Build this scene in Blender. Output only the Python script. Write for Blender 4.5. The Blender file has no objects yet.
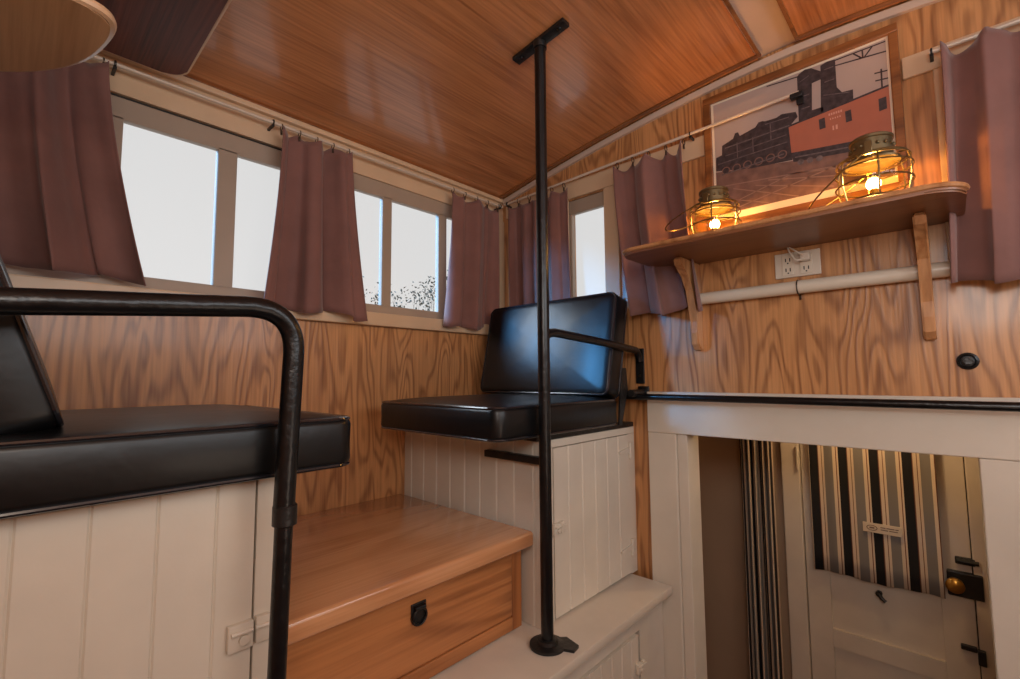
import bpy, bmesh, math, random
from mathutils import Vector, Matrix
random.seed(7)
PI = math.pi
COL = bpy.context.scene.collection

# ------------------------------------------------------------------ materials
def srgb(r, g, b):
    f = lambda c: (c/255/12.92) if c/255 <= .04045 else ((c/255+.055)/1.055)**2.4
    return (f(r), f(g), f(b), 1)

def new_mat(name):
    m = bpy.data.materials.new(name); m.use_nodes = True
    nt = m.node_tree; b = nt.nodes['Principled BSDF']
    return m, nt, b

def plain(name, col, rough=.5, metal=0, coat=0, bump=0, bscale=60, var=.08, vscale=6, emit=None, estr=0, sheen=0, spec=None, trans=0, alpha=None):
    m, nt, b = new_mat(name)
    tc = nt.nodes.new('ShaderNodeTexCoord')
    n = nt.nodes.new('ShaderNodeTexNoise'); n.inputs['Scale'].default_value = vscale; n.inputs['Detail'].default_value = 4
    nt.links.new(tc.outputs['Object'], n.inputs['Vector'])
    r = nt.nodes.new('ShaderNodeValToRGB')
    r.color_ramp.elements[0].position = .3; r.color_ramp.elements[1].position = .7
    r.color_ramp.elements[0].color = tuple(c*(1-var) for c in col[:3])+(1,)
    r.color_ramp.elements[1].color = tuple(min(1, c*(1+var)) for c in col[:3])+(1,)
    nt.links.new(n.outputs['Fac'], r.inputs['Fac']); nt.links.new(r.outputs['Color'], b.inputs['Base Color'])
    b.inputs['Roughness'].default_value = rough; b.inputs['Metallic'].default_value = metal
    b.inputs['Coat Weight'].default_value = coat; b.inputs['Coat Roughness'].default_value = .15
    if spec is not None: b.inputs['Specular IOR Level'].default_value = spec
    if sheen: b.inputs['Sheen Weight'].default_value = sheen
    if trans: b.inputs['Transmission Weight'].default_value = trans
    if bump:
        n2 = nt.nodes.new('ShaderNodeTexNoise'); n2.inputs['Scale'].default_value = bscale; n2.inputs['Detail'].default_value = 3
        nt.links.new(tc.outputs['Object'], n2.inputs['Vector'])
        bp = nt.nodes.new('ShaderNodeBump'); bp.inputs['Strength'].default_value = bump; bp.inputs['Distance'].default_value = .01
        nt.links.new(n2.outputs['Fac'], bp.inputs['Height']); nt.links.new(bp.outputs['Normal'], b.inputs['Normal'])
    if emit:
        b.inputs['Emission Color'].default_value = emit; b.inputs['Emission Strength'].default_value = estr
    return m

def wood(name, light, dark, axis, freq=5, rings=9, stretch=.16, rough=.35, coat=.2, contrast=1.0, fibre=.35, bump=.15, tint=None, bead=None):
    """cathedral grain: contour lines of a stretched noise field plus fine fibres along the axis"""
    m, nt, b = new_mat(name); N = nt.nodes; L = nt.links
    tc = N.new('ShaderNodeTexCoord')
    mp = N.new('ShaderNodeMapping'); s = [1, 1, 1]; s[axis] = stretch; mp.inputs['Scale'].default_value = s
    mp.inputs['Location'].default_value = (1.7, 3.1, 2.3)
    L.new(tc.outputs['Object'], mp.inputs['Vector'])
    n = N.new('ShaderNodeTexNoise'); n.inputs['Scale'].default_value = freq; n.inputs['Detail'].default_value = 2; n.inputs['Roughness'].default_value = .3
    n.inputs['Distortion'].default_value = .3
    L.new(mp.outputs['Vector'], n.inputs['Vector'])
    mul = N.new('ShaderNodeMath'); mul.operation = 'MULTIPLY'; mul.inputs[1].default_value = rings*2*PI
    L.new(n.outputs['Fac'], mul.inputs[0])
    sn = N.new('ShaderNodeMath'); sn.operation = 'SINE'; L.new(mul.outputs[0], sn.inputs[0])
    r = N.new('ShaderNodeMapRange'); r.inputs['From Min'].default_value = -.5; r.inputs['From Max'].default_value = 1.0
    L.new(sn.outputs[0], r.inputs['Value'])
    pw = N.new('ShaderNodeMath'); pw.operation = 'POWER'; pw.inputs[1].default_value = 1.6; L.new(r.outputs['Result'], pw.inputs[0])
    mp2 = N.new('ShaderNodeMapping'); s2 = [1, 1, 1]; s2[axis] = .03; mp2.inputs['Scale'].default_value = s2
    L.new(tc.outputs['Object'], mp2.inputs['Vector'])
    f = N.new('ShaderNodeTexNoise'); f.inputs['Scale'].default_value = 130; f.inputs['Detail'].default_value = 3; L.new(mp2.outputs['Vector'], f.inputs['Vector'])
    fr = N.new('ShaderNodeMapRange'); fr.inputs['From Min'].default_value = .35; fr.inputs['From Max'].default_value = .75; L.new(f.outputs['Fac'], fr.inputs['Value'])
    w = N.new('ShaderNodeTexNoise'); w.inputs['Scale'].default_value = 9; w.inputs['Detail'].default_value = 2; L.new(mp2.outputs['Vector'], w.inputs['Vector'])
    a1 = N.new('ShaderNodeMath'); a1.operation = 'MULTIPLY'; a1.inputs[1].default_value = .62*contrast; L.new(pw.outputs[0], a1.inputs[0])
    a2 = N.new('ShaderNodeMath'); a2.operation = 'MULTIPLY_ADD'; a2.inputs[1].default_value = fibre; L.new(fr.outputs['Result'], a2.inputs[0]); L.new(a1.outputs[0], a2.inputs[2])
    a3 = N.new('ShaderNodeMath'); a3.operation = 'MULTIPLY_ADD'; a3.inputs[1].default_value = .5; L.new(w.outputs['Fac'], a3.inputs[0]); L.new(a2.outputs[0], a3.inputs[2])
    a4 = N.new('ShaderNodeMath'); a4.operation = 'SUBTRACT'; a4.inputs[1].default_value = .25; a4.use_clamp = True; L.new(a3.outputs[0], a4.inputs[0])
    mix = N.new('ShaderNodeMix'); mix.data_type = 'RGBA'; mix.inputs['A'].default_value = light; mix.inputs['B'].default_value = dark
    L.new(a4.outputs[0], mix.inputs['Factor']); L.new(mix.outputs['Result'], b.inputs['Base Color'])
    b.inputs['Roughness'].default_value = rough; b.inputs['Coat Weight'].default_value = coat; b.inputs['Coat Roughness'].default_value = .12
    bp = N.new('ShaderNodeBump'); bp.inputs['Strength'].default_value = bump; bp.inputs['Distance'].default_value = .004
    L.new(a2.outputs[0], bp.inputs['Height']); L.new(bp.outputs['Normal'], b.inputs['Normal'])
    return m

M = {}
PLY_L, PLY_D = srgb(208, 150, 96), srgb(112, 62, 30)
M['ply'] = wood('ply_vertical', PLY_L, PLY_D, 2, freq=10, rings=11, stretch=.17, rough=.36, coat=.25, contrast=.75)
M['ceil'] = wood('ceiling_ply', srgb(208, 140, 90), srgb(140, 80, 42), 1, freq=5, rings=9, stretch=.06, rough=.3, coat=.5, fibre=.55, contrast=.32, bump=.2)
M['step'] = wood('oak_top_lit', srgb(216, 158, 112), srgb(172, 112, 70), 1, freq=5, rings=8, stretch=.1, rough=.24, coat=.6, contrast=.5)  # window light on the chest top is put into this lighter tone
M['oak'] = wood('oak_front', srgb(188, 124, 74), srgb(122, 70, 36), 1, freq=7, rings=9, stretch=.12, rough=.4, coat=.15, contrast=.7)
M['oakv'] = wood('oak_upright', srgb(184, 116, 64), srgb(128, 72, 34), 2, freq=8, rings=7, stretch=.1, rough=.4, coat=.15, contrast=.7)
M['shelf'] = wood('shelf_wood', srgb(142, 92, 58), srgb(98, 56, 32), 0, freq=6, rings=7, stretch=.1, rough=.4, coat=.15, contrast=.5)
M['bracket'] = wood('bracket_wood', srgb(206, 150, 100), srgb(156, 100, 58), 2, freq=9, rings=5, stretch=.2, rough=.35, coat=.3)
M['frame'] = wood('frame_wood', srgb(150, 94, 48), srgb(98, 56, 26), 0, freq=8, rings=4, stretch=.2, rough=.4, coat=.2)
M['board'] = wood('pale_board', srgb(228, 190, 148), srgb(176, 132, 94), 0, freq=6, rings=4, stretch=.15, rough=.3, coat=.3, contrast=.5)
M['dark_board'] = wood('dark_board', srgb(112, 56, 38), srgb(52, 22, 14), 0, freq=5, rings=4, stretch=.1, rough=.6, coat=.0, fibre=.6, contrast=.5)
M['edge'] = plain('light_edge', srgb(214, 176, 140), .35, coat=.3)
M['white'] = plain('cream_paint', srgb(216, 206, 190), .42, coat=.12, var=.05, bump=.05, bscale=40)
M['white_low'] = plain('old_cream_paint', srgb(212, 200, 184), .45, coat=.1, var=.07, bump=.08, bscale=30)
M['sash'] = plain('sash_paint_shaded', srgb(168, 150, 132), .45, var=.06)  # cream paint darkened, the backlit shade is put into the colour
M['header'] = plain('header_paint', srgb(214, 184, 150), .42, coat=.15, var=.05)
M['trim'] = plain('trim_paint', srgb(208, 184, 166), .4, coat=.2, var=.05)
M['black'] = plain('black_enamel', srgb(12, 14, 17), .3, coat=.12, spec=.4, var=.3, vscale=50, bump=.2, bscale=45)
M['blackm'] = plain('black_iron', srgb(24, 23, 23), .4, var=.3, vscale=40, bump=.2, bscale=60)
M['vinyl'] = plain('black_vinyl', srgb(9, 10, 12), .37, coat=.08, spec=.4, var=.1, bump=.12, bscale=18)
M['piping'] = plain('black_piping', srgb(26, 27, 32), .2, coat=.6, var=.05)
M['cloth'] = plain('mauve_cloth', srgb(128, 88, 80), .8, var=.12, vscale=9, bump=.25, bscale=14, sheen=.25)
M['rod'] = plain('rod_white', srgb(214, 196, 176), .3, coat=.4)
M['ring'] = plain('ring_metal', srgb(90, 78, 66), .3, metal=.9)
M['pvc'] = plain('pvc_white', srgb(226, 212, 192), .3, coat=.3, var=.03)
M['plate'] = plain('plate_cream', srgb(222, 208, 190), .35, var=.03)
M['darkslot'] = plain('slot_dark', srgb(30, 26, 24), .6)
M['brass'] = plain('brass', srgb(190, 140, 60), .28, metal=.9)
M['tin'] = plain('lantern_tin', srgb(112, 98, 70), .4, metal=.7, var=.3, vscale=30)
M['wire'] = plain('lantern_wire', srgb(120, 104, 70), .3, metal=.8)
M['mat'] = plain('mat_white', srgb(232, 214, 190), .6, var=.02)
M['p_sky'] = plain('print_sky', srgb(178, 158, 148), .45, var=.1, vscale=3)
M['p_ground'] = plain('print_ground', srgb(120, 90, 80), .45, var=.3, vscale=30)
M['p_black'] = plain('print_black', srgb(62, 52, 54), .45, var=.5, vscale=60)
M['p_red'] = plain('print_red', srgb(176, 104, 80), .45, var=.08, vscale=10)
M['p_rail'] = plain('print_rail', srgb(150, 118, 104), .45)
M['p_grey'] = plain('print_grey', srgb(104, 92, 92), .45, var=.4, vscale=80)
M['p_letter'] = plain('print_letter', srgb(214, 160, 140), .5)
M['beige'] = plain('beige_wall', srgb(170, 144, 118), .6, var=.06, vscale=3)
M['floor'] = wood('floor_boards', srgb(110, 80, 58), srgb(60, 40, 28), 1, rough=.5)
M['roof'] = plain('roof_outer', srgb(90, 60, 50), .7)
M['leaf'] = plain('leaf_dark', srgb(50, 56, 40), .6, var=.3)
M['bark'] = plain('bark', srgb(70, 58, 48), .8)
M['bulb'] = plain('bulb_lit', srgb(255, 220, 150), .3, emit=(1, .62, .22, 1), estr=40)
M['tagm'] = plain('tag_card', srgb(214, 196, 172), .6)
M['inkm'] = plain('tag_ink', srgb(110, 84, 72), .6)

def glass(name, tint=(1, 1, 1, 1), rough=0, mix=.92):
    m, nt, b = new_mat(name); N = nt.nodes; L = nt.links
    t = N.new('ShaderNodeBsdfTransparent'); t.inputs['Color'].default_value = tint
    g = N.new('ShaderNodeBsdfGlossy'); g.inputs['Roughness'].default_value = rough+.06
    lw = N.new('ShaderNodeLayerWeight'); pw = N.new('ShaderNodeMath'); pw.operation = 'POWER'; pw.inputs[1].default_value = 5; L.new(lw.outputs['Facing'], pw.inputs[0])
    fr = N.new('ShaderNodeMath'); fr.operation = 'MULTIPLY_ADD'; fr.inputs[1].default_value = .8; fr.inputs[2].default_value = .04; L.new(pw.outputs[0], fr.inputs[0])
    mx = N.new('ShaderNodeMixShader'); L.new(fr.outputs[0], mx.inputs[0]); L.new(t.outputs[0], mx.inputs[1]); L.new(g.outputs[0], mx.inputs[2])
    L.new(mx.outputs[0], N['Material Output'].inputs['Surface']); return m
M['pane'] = glass('window_glass', (.98, .98, .98, 1), .4)
M['globe'] = glass('lantern_globe', (1, .93, .74, 1))

def stripes(name):
    m, nt, b = new_mat(name); N = nt.nodes; L = nt.links
    uv = N.new('ShaderNodeAttribute'); uv.attribute_name = 'u_along'
    mul = N.new('ShaderNodeMath'); mul.operation = 'MULTIPLY'; mul.inputs[1].default_value = 1/.112; L.new(uv.outputs['Fac'], mul.inputs[0])
    fr = N.new('ShaderNodeMath'); fr.operation = 'FRACT'; L.new(mul.outputs[0], fr.inputs[0])
    r = N.new('ShaderNodeValToRGB'); r.color_ramp.interpolation = 'CONSTANT'; L.new(fr.outputs[0], r.inputs['Fac'])
    blk, crm, gry, brn = srgb(20, 18, 20), srgb(216, 196, 172), srgb(128, 122, 116), srgb(120, 74, 52)
    seq = [(0, blk), (.27, brn), (.30, crm), (.40, brn), (.425, crm), (.50, gry), (.80, crm), (.90, brn), (.93, crm), (.985, blk)]
    el = r.color_ramp.elements
    el[0].position, el[0].color = seq[0]; el[1].position, el[1].color = seq[1]
    for p, c in seq[2:]:
        e = el.new(p); e.color = c
    L.new(r.outputs['Color'], b.inputs['Base Color']); b.inputs['Roughness'].default_value = .85
    return m
M['stripe'] = stripes('striped_fabric')

# ------------------------------------------------------------------ mesh helpers
def box(bm, x0, x1, y0, y1, z0, z1, bev=0, seg=2):
    r = bmesh.ops.create_cube(bm, size=1)
    vs = r['verts']
    for v in vs:
        v.co = Vector((x0+(v.co.x+.5)*(x1-x0), y0+(v.co.y+.5)*(y1-y0), z0+(v.co.z+.5)*(z1-z0)))
    if bev:
        es = list({e for v in vs for e in v.link_edges})
        r2 = bmesh.ops.bevel(bm, geom=es, offset=bev, segments=seg, affect='EDGES', profile=.5)
    return vs

def tube(bm, pts, r, n=14, closed=False, cap=True):
    pts = [Vector(p) for p in pts]; m = len(pts); rings = []
    prev = None
    for i, p in enumerate(pts):
        if closed: t = (pts[(i+1) % m]-pts[i-1]).normalized()
        elif i == 0: t = (pts[1]-p).normalized()
        elif i == m-1: t = (p-pts[-2]).normalized()
        else: t = ((pts[i+1]-p).normalized()+(p-pts[i-1]).normalized()).normalized()
        if prev is None:
            a = Vector((0, 0, 1)) if abs(t.z) < .9 else Vector((1, 0, 0))
            u = t.cross(a).normalized()
        else:
            u = (prev-t*prev.dot(t)).normalized()
        prev = u; w = t.cross(u)
        rr = r[i] if isinstance(r, (list, tuple)) else r
        rings.append([bm.verts.new(p+u*math.cos(2*PI*k/n)*rr+w*math.sin(2*PI*k/n)*rr) for k in range(n)])
    for i in range(m if closed else m-1):
        A, B = rings[i], rings[(i+1) % m]
        for k in range(n): bm.faces.new((A[k], A[(k+1) % n], B[(k+1) % n], B[k]))
    if cap and not closed:
        bm.faces.new(rings[0][::-1]); bm.faces.new(rings[-1])

def fillet(pts, rad, n=8):
    pts = [Vector(p) for p in pts]; out = [pts[0]]
    for i in range(1, len(pts)-1):
        a, b, c = pts[i-1], pts[i], pts[i+1]
        d1 = (a-b).normalized(); d2 = (c-b).normalized(); R = rad if not isinstance(rad, (list, tuple)) else rad[i-1]
        p1 = b+d1*R; p2 = b+d2*R
        for k in range(n+1):
            t = k/n; out.append(p1*(1-t)**2+b*2*t*(1-t)+p2*t*t)
    out.append(pts[-1]); return out

def lathe(bm, prof, c, n=24, cap=True):
    c = Vector(c); rings = []
    for r, z in prof:
        rings.append([bm.verts.new(c+Vector((r*math.cos(2*PI*k/n), r*math.sin(2*PI*k/n), z))) for k in range(n)])
    for A, B in zip(rings, rings[1:]):
        for k in range(n): bm.faces.new((A[k], A[(k+1) % n], B[(k+1) % n], B[k]))
    if cap: bm.faces.new(rings[0][::-1]); bm.faces.new(rings[-1])

def disc(bm, c, r, axis, h, n=20, bev=0):
    """short cylinder centred at c along axis 0/1/2"""
    c = Vector(c); d = Vector((0, 0, 0)); d[axis] = h/2
    tube(bm, [c-d, c+d], r, n)

def prism(bm, poly, axis, a0, a1):
    """polygon (two coords in the plane, cyclic order of the other axes) extruded along axis"""
    def P(p, a):
        if axis == 0: return (a, p[0], p[1])
        if axis == 1: return (p[0], a, p[1])
        return (p[0], p[1], a)
    A = [bm.verts.new(P(p, a0)) for p in poly]; B = [bm.verts.new(P(p, a1)) for p in poly]
    n = len(poly); bm.faces.new(A); bm.faces.new(B[::-1])
    for k in range(n): bm.faces.new((A[k], B[k], B[(k+1) % n], A[(k+1) % n]))

def rings_torus(bm, c, R, r, axis=2, n=24, m=8, sx=1, sy=1):
    pts = []
    for k in range(n):
        a = 2*PI*k/n; u, v = R*math.cos(a)*sx, R*math.sin(a)*sy
        pts.append({0: (c[0], c[1]+u, c[2]+v), 1: (c[0]+u, c[1], c[2]+v), 2: (c[0]+u, c[1]+v, c[2])}[axis])
    tube(bm, pts, r, m, closed=True)

def wpos(o):
    p = Vector((0, 0, 0))
    while o is not None:
        p += Vector(o.location); o = o.parent
    return p

def obj(name, bm, mat, parent=None, smooth=False, mods=None, label=None, angle=40):
    """bm holds world coordinates; the object's origin goes to the bottom centre of its box"""
    bmesh.ops.recalc_face_normals(bm, faces=bm.faces)
    xs = [v.co for v in bm.verts]
    lo = Vector([min(v[i] for v in xs) for i in range(3)]); hi = Vector([max(v[i] for v in xs) for i in range(3)])
    org = Vector(((lo.x+hi.x)/2, (lo.y+hi.y)/2, lo.z))
    for v in bm.verts: v.co -= org
    me = bpy.data.meshes.new(name); bm.to_mesh(me); bm.free()
    for m in (mat if isinstance(mat, list) else [mat]): me.materials.append(m)
    if smooth:
        for p in me.polygons: p.use_smooth = True
        me.set_sharp_from_angle(angle=math.radians(angle))
    o = bpy.data.objects.new(name, me); COL.objects.link(o)
    o.location = org - (wpos(parent) if parent else Vector((0, 0, 0)))
    if parent: o.parent = parent
    if label: o['label'] = label
    return o

def thing(name, label, cat, loc, group=None):
    o = bpy.data.objects.new(name, None); COL.objects.link(o); o.empty_display_size = .05
    o.location = loc; o['label'] = label; o['category'] = cat
    if group: o['group'] = group
    return o
def tag(o, label, cat, group=None):
    o['label'] = label; o['category'] = cat
    if group: o['group'] = group
    return o
def struct(name, bm, mat, parent=None, **k):
    o = obj(name, bm, mat, parent, **k)
    if parent is None: o['kind'] = 'structure'
    return o
def sempty(name, loc):
    o = bpy.data.objects.new(name, None); COL.objects.link(o); o.location = loc; o['kind'] = 'structure'; return o

def B(*a, bev=0, seg=2):
    bm = bmesh.new(); box(bm, *a, bev=bev, seg=seg); return bm

def beadboard(bm, axis, plane, out, u0, u1, z0, z1, grooves, w=.004, d=.004, thick=.012):
    """vertical board faced at `plane` along axis (0: faces X, u is Y; 1: faces Y, u is X); out=+1/-1 is the side it faces"""
    prof = [(u0, 0)]
    for g in sorted(grooves):
        if u0+w < g < u1-w: prof += [(g-w, 0), (g, -d), (g+w, 0)]
    prof += [(u1, 0), (u1, -thick), (u0, -thick)]
    poly = []
    for u, dd in prof:
        pl = plane+out*dd
        poly.append((pl, u) if axis == 0 else (u, pl))
    prism(bm, poly, 2, z0, z1)

HX = 1.31                                   # centre line of the cupola
def ceil_z(x): return 1.07-.165*abs((x-HX)/HX)**1.6
CW = 2*HX
YB = -2.1                                   # rear wall
ZF = -1.8                                   # main floor

# ------------------------------------------------------------------ SETTING
# ceiling shell: curved plywood with depth
def arc_slab(bm, x0, x1, y0, y1, off0, off1, n=24):
    poly = [(x0+(x1-x0)*k/n, ceil_z(x0+(x1-x0)*k/n)+off0) for k in range(n+1)]
    poly += [(x1-(x1-x0)*k/n, ceil_z(x1-(x1-x0)*k/n)+off1) for k in range(n+1)]
    prism(bm, poly, 1, y0, y1)
bm = bmesh.new(); arc_slab(bm, -.15, CW+.15, YB-.12, .12, .012, .06, 40)
struct('ceiling', bm, M['trim'])
bm = bmesh.new(); arc_slab(bm, .0, 1.217, YB, -.012, 0, .0115)
struct('ceiling_panel', bm, M['ceil'], smooth=True)
bm = bmesh.new(); arc_slab(bm, 1.342, CW, YB, -.012, 0, .0115)
struct('ceiling_panel', bm, M['ceil'], smooth=True)
# thin wood bead round the two ceiling panels
bm = bmesh.new(); arc_slab(bm, .0, 1.232, -.045, -.03, -.006, -.0005); box(bm, 1.222, 1.232, YB, -.03, ceil_z(1.227)-.006, ceil_z(1.227)-.0005)
struct('trim_1', bm, M['frame'])
bm = bmesh.new(); arc_slab(bm, 1.332, CW, -.045, -.03, -.006, -.0005); box(bm, 1.332, 1.342, YB, -.03, ceil_z(1.337)-.006, ceil_z(1.337)-.0005)
struct('trim_2', bm, M['frame'])
# cornice moulding on the front wall and on the left wall
bm = bmesh.new(); arc_slab(bm, .012, CW-.012, -.014, -.0005, -.03, -.007)
struct('trim_3', bm, M['trim'])
bm = bmesh.new(); box(bm, .0005, .02, YB+.002, -.016, .882, .9, bev=.003)
struct('trim_4', bm, M['header'])
bm = bmesh.new(); box(bm, .0005, .012, YB+.002, -.016, .9005, .912, bev=.003)
struct('trim_5', bm, M['frame'])

# left wall: ply below the sill, window strip, header above
T = .09
bm = bmesh.new(); box(bm, -T, 0, YB, 0, ZF, .2); struct('wall_left', bm, M['ply'])
bm = bmesh.new(); box(bm, -T, 0, YB, 0, .79, .905); struct('wall_left_header', bm, M['header'])
bm = bmesh.new(); box(bm, -T, 0, YB, -1.87, .2005, .7895); struct('wall_left_end', bm, M['ply'])
bm = bmesh.new(); box(bm, -T, .026, YB+.001, -.001, .2005, .252, bev=.004); struct('trim_6', bm, M['header'])   # sill
bm = bmesh.new(); box(bm, -T, .008, -.07, -.0005, .2525, .7895); struct('trim_7', bm, M['header'])
def sash_window(name, axis, plane, us, z0, z1, mull, glass_off, mat, top=.0):
    """a window: frame with mullions (us: outer-left, outer-right; mull: list of (a,b) solid uprights between panes)"""
    e = sempty(name, (plane, (us[0]+us[1])/2, z0) if axis == 0 else ((us[0]+us[1])/2, plane, z0))
    bm = bmesh.new()
    def bb(u0, u1, a, b, d0=-.027, d1=-.004):
        if axis == 0: box(bm, plane+d0, plane+d1, u0, u1, a, b, bev=.002, seg=1)
        else: box(bm, u0, u1, plane-d1, plane-d0, a, b, bev=.002, seg=1)
    bb(us[0], us[1], z0, z0+.035); bb(us[0], us[1], z1-.062, z1)
    for a, b in mull: bb(a, b, z0+.03, z1-.055)
    obj('sash', bm, mat, e)
    for (a, b), (c, d) in zip(mull, mull[1:]):
        bm = bmesh.new()
        if axis == 0: box(bm, plane-.022, plane-.018, b+.001, c-.001, z0+.036, z1-.063)
        else: box(bm, b+.001, c-.001, plane+.018, plane+.022, z0+.036, z1-.063)
        obj('pane', bm, M['pane'], e)
    return e
bm = bmesh.new(); box(bm, -.034, -.012, -1.87, -.98, .782, .7895); struct('dark_gap_strip', bm, M['darkslot'])  # dark strip standing in for the shaded gap above the sash
sash_window('window_1', 0, 0, (-1.87, -.98), .2525, .7815, [(-1.87, -1.84), (-1.575, -1.515), (-1.283, -1.228), (-1.01, -.98)], 0, M['sash'])
sash_window('window_2', 0, 0, (-.979, -.0705), .2525, .7895, [(-.979, -.95), (-.697, -.653), (-.412, -.366), (-.11, -.0705)], 0, M['sash'])

# front wall: pieces round the two small windows and the doorway
def wallB(x0, x1, z0, z1, name, mat=None): 
    bm = bmesh.new(); box(bm, x0, x1, 0, T, z0, z1); return struct(name, bm, mat or M['ply'])
WL = (.385, .640); WR = (1.98, 2.235); WZ = (.30, .79)
DO = (.955, 1.671, -.21)
bm = bmesh.new()                                                    # one mesh: outline with three openings, by rectangles that share edges
def top_poly(bm, x0, x1, zb, n=10):
    poly = [(x0, zb), (x1, zb)]+[(x1-(x1-x0)*k/n, ceil_z(x1-(x1-x0)*k/n)+.011) for k in range(n+1)]
    prism(bm, poly, 1, 0, T)
top_poly(bm, 0, WL[0], -.1); top_poly(bm, WL[0], WL[1], WZ[1]); box(bm, WL[0], WL[1], 0, T, -.1, WZ[0])
top_poly(bm, WL[1], WR[0], -.1, 24); top_poly(bm, WR[0], WR[1], WZ[1]); box(bm, WR[0], WR[1], 0, T, -.1, WZ[0]); top_poly(bm, WR[1], CW, -.1)
box(bm, 0, .887, 0, T, ZF, -.1)
struct('wall_front', bm, M['ply'])
bm = bmesh.new(); box(bm, 1.72, CW, 0, T, ZF, -.1); box(bm, .887, 1.72, 0, T, DO[2]+.0, -.1)
struct('wall_front_lower', bm, M['white'])
# window casing and head board
bm = bmesh.new()
box(bm, .03, 1.028, -.012, -.0005, .795, .872, bev=.002, seg=1); struct('trim_8', bm, M['header'])
bm = bmesh.new(); box(bm, .60, .668, -.011, -.0005, .26, .7945, bev=.002, seg=1); box(bm, .345, .415, -.011, -.0005, .26, .7945, bev=.002, seg=1); box(bm, .345, .668, -.02, -.0005, .22, .2595, bev=.002, seg=1)
struct('trim_9', bm, M['header'])
bm = bmesh.new(); box(bm, 1.582, 2.4, -.012, -.0005, .83, .892, bev=.002, seg=1); struct('trim_10', bm, M['header'])
bm = bmesh.new(); box(bm, 1.645, 1.70, -.011, -.0005, .26, .8295, bev=.002, seg=1); struct('trim_11', bm, M['header'])
sash_window('window_3', 1, 0, (WL[0]+.001, WL[1]-.001), WZ[0]+.001, WZ[1]-.001, [(WL[0]+.001, .425), (.600, WL[1]-.001)], 0, M['sash'])
sash_window('window_4', 1, 0, (WR[0]+.001, WR[1]-.001), WZ[0]+.001, WZ[1]-.001, [(WR[0]+.001, 2.01), (2.20, WR[1]-.001)], 0, M['sash'])
# doorway casing
bm = bmesh.new(); box(bm, .779, .887, -.024, -.0005, ZF, -.212, bev=.003); struct('trim_12', bm, M['white'])
bm = bmesh.new(); box(bm, .779, 2.2, -.026, -.0005, -.2115, -.060, bev=.003); struct('trim_13', bm, M['white'])
bm = bmesh.new(); box(bm, 1.671, 2.2, -.024, -.0005, ZF, -.212, bev=.003); struct('trim_14', bm, M['white'])
bm = bmesh.new(); box(bm, .8875, .925, -.014, .09, ZF, -.212, bev=.003); struct('trim_15', bm, M['white'])
bm = bmesh.new(); box(bm, 1.6715, 1.72, 0, .1, ZF, -.212, bev=.002); struct('trim_16', bm, M['white'])

# unseen sides that close the room: right wall and rear wall with their own window strips
bm = bmesh.new(); box(bm, CW, CW+T, YB, 0, ZF, .25); box(bm, CW, CW+T, YB, 0, .79, .905); box(bm, CW, CW+T, YB, -1.9, .25, .79); box(bm, CW, CW+T, -.1, 0, .25, .79)
for y in (-1.3, -.72): box(bm, CW, CW+T, y-.03, y+.03, .25, .79)
struct('wall_right', bm, M['ply'])
bm = bmesh.new(); box(bm, -T, CW+T, YB-T, YB, ZF, .27); box(bm, -T, 1.0, YB-T, YB, .27, .84); box(bm, CW-.3, CW+T, YB-T, YB, .27, .84)  # left rear opening filled in to keep the blue sun off the doorway casing
box(bm, 1.0, 1.62, YB-T, YB, .27, .84)
prism(bm, [(-T, .84), (CW+T, .84)]+[(CW+T-(CW+2*T)*k/24, ceil_z(CW+T-(CW+2*T)*k/24)+.011) for k in range(25)], 1, YB-T, YB)
struct('wall_back', bm, M['ply'])
bm = bmesh.new(); box(bm, -1.2, CW+1.2, YB-T, .9, ZF-.06, ZF); struct('floor', bm, M['floor'])

# vestibule beyond the doorway
bm = bmesh.new(); box(bm, -.0, 1.03, .8, .86, ZF, .02); box(bm, 1.72, CW, .8, .86, ZF, .02); struct('wall_far', bm, M['beige'])
bm = bmesh.new(); box(bm, -.06, 0, T, .86, ZF, .02); struct('wall_far_left', bm, M['beige'])
bm = bmesh.new(); box(bm, CW, CW+.06, T, .86, ZF, .02); struct('wall_far_right', bm, M['beige'])
bm = bmesh.new(); box(bm, -.06, CW+.06, T+.001, .86, .021, .06); struct('ceiling_far', bm, M['white'])
bm = bmesh.new(); box(bm, 1.031, 1.105, .775, .86, ZF, .02, bev=.004); box(bm, 1.648, 1.719, .775, .86, ZF, .02, bev=.004); struct('trim_17', bm, M['white_low'])
bm = bmesh.new(); box(bm, 1.0305, 1.72, .861, .88, ZF, .02); struct('door_seam_backing', bm, M['darkslot'])  # added dark backing that stops sky light showing through the door seams
d = sempty('door_1', (1.376, .8, ZF))
bm = bmesh.new()
DZ = [(-1.79, -1.62), (-1.155+.0, -1.09), (-.86, -.80), (-.12, .0)]
box(bm, 1.108, 1.195, .79, .826, -1.79, .0, bev=.002, seg=1); box(bm, 1.552, 1.645, .79, .826, -1.79, .0, bev=.002, seg=1)
box(bm, 1.195, 1.552, .79, .826, -.865, -.80); box(bm, 1.195, 1.552, .79, .826, -1.165, -1.09); box(bm, 1.195, 1.552, .79, .826, -1.79, -1.6); box(bm, 1.195, 1.552, .79, .826, -.1, 0)
obj('door_frame', bm, M['white_low'], d)
obj('door_panel', B(1.195, 1.552, .804, .816, -1.09, -.865), M['white_low'], d)
obj('door_panel', B(1.195, 1.552, .804, .816, -1.6, -1.165), M['white_low'], d)
obj('pane', B(1.195, 1.552, .806, .811, -.80, -.1), M['pane'], d)
bm = bmesh.new(); box(bm, 1.574, 1.672, .766, .7895, -.828, -.738, bev=.004)
lk = obj('lock_plate', bm, M['blackm'], d)
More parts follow.
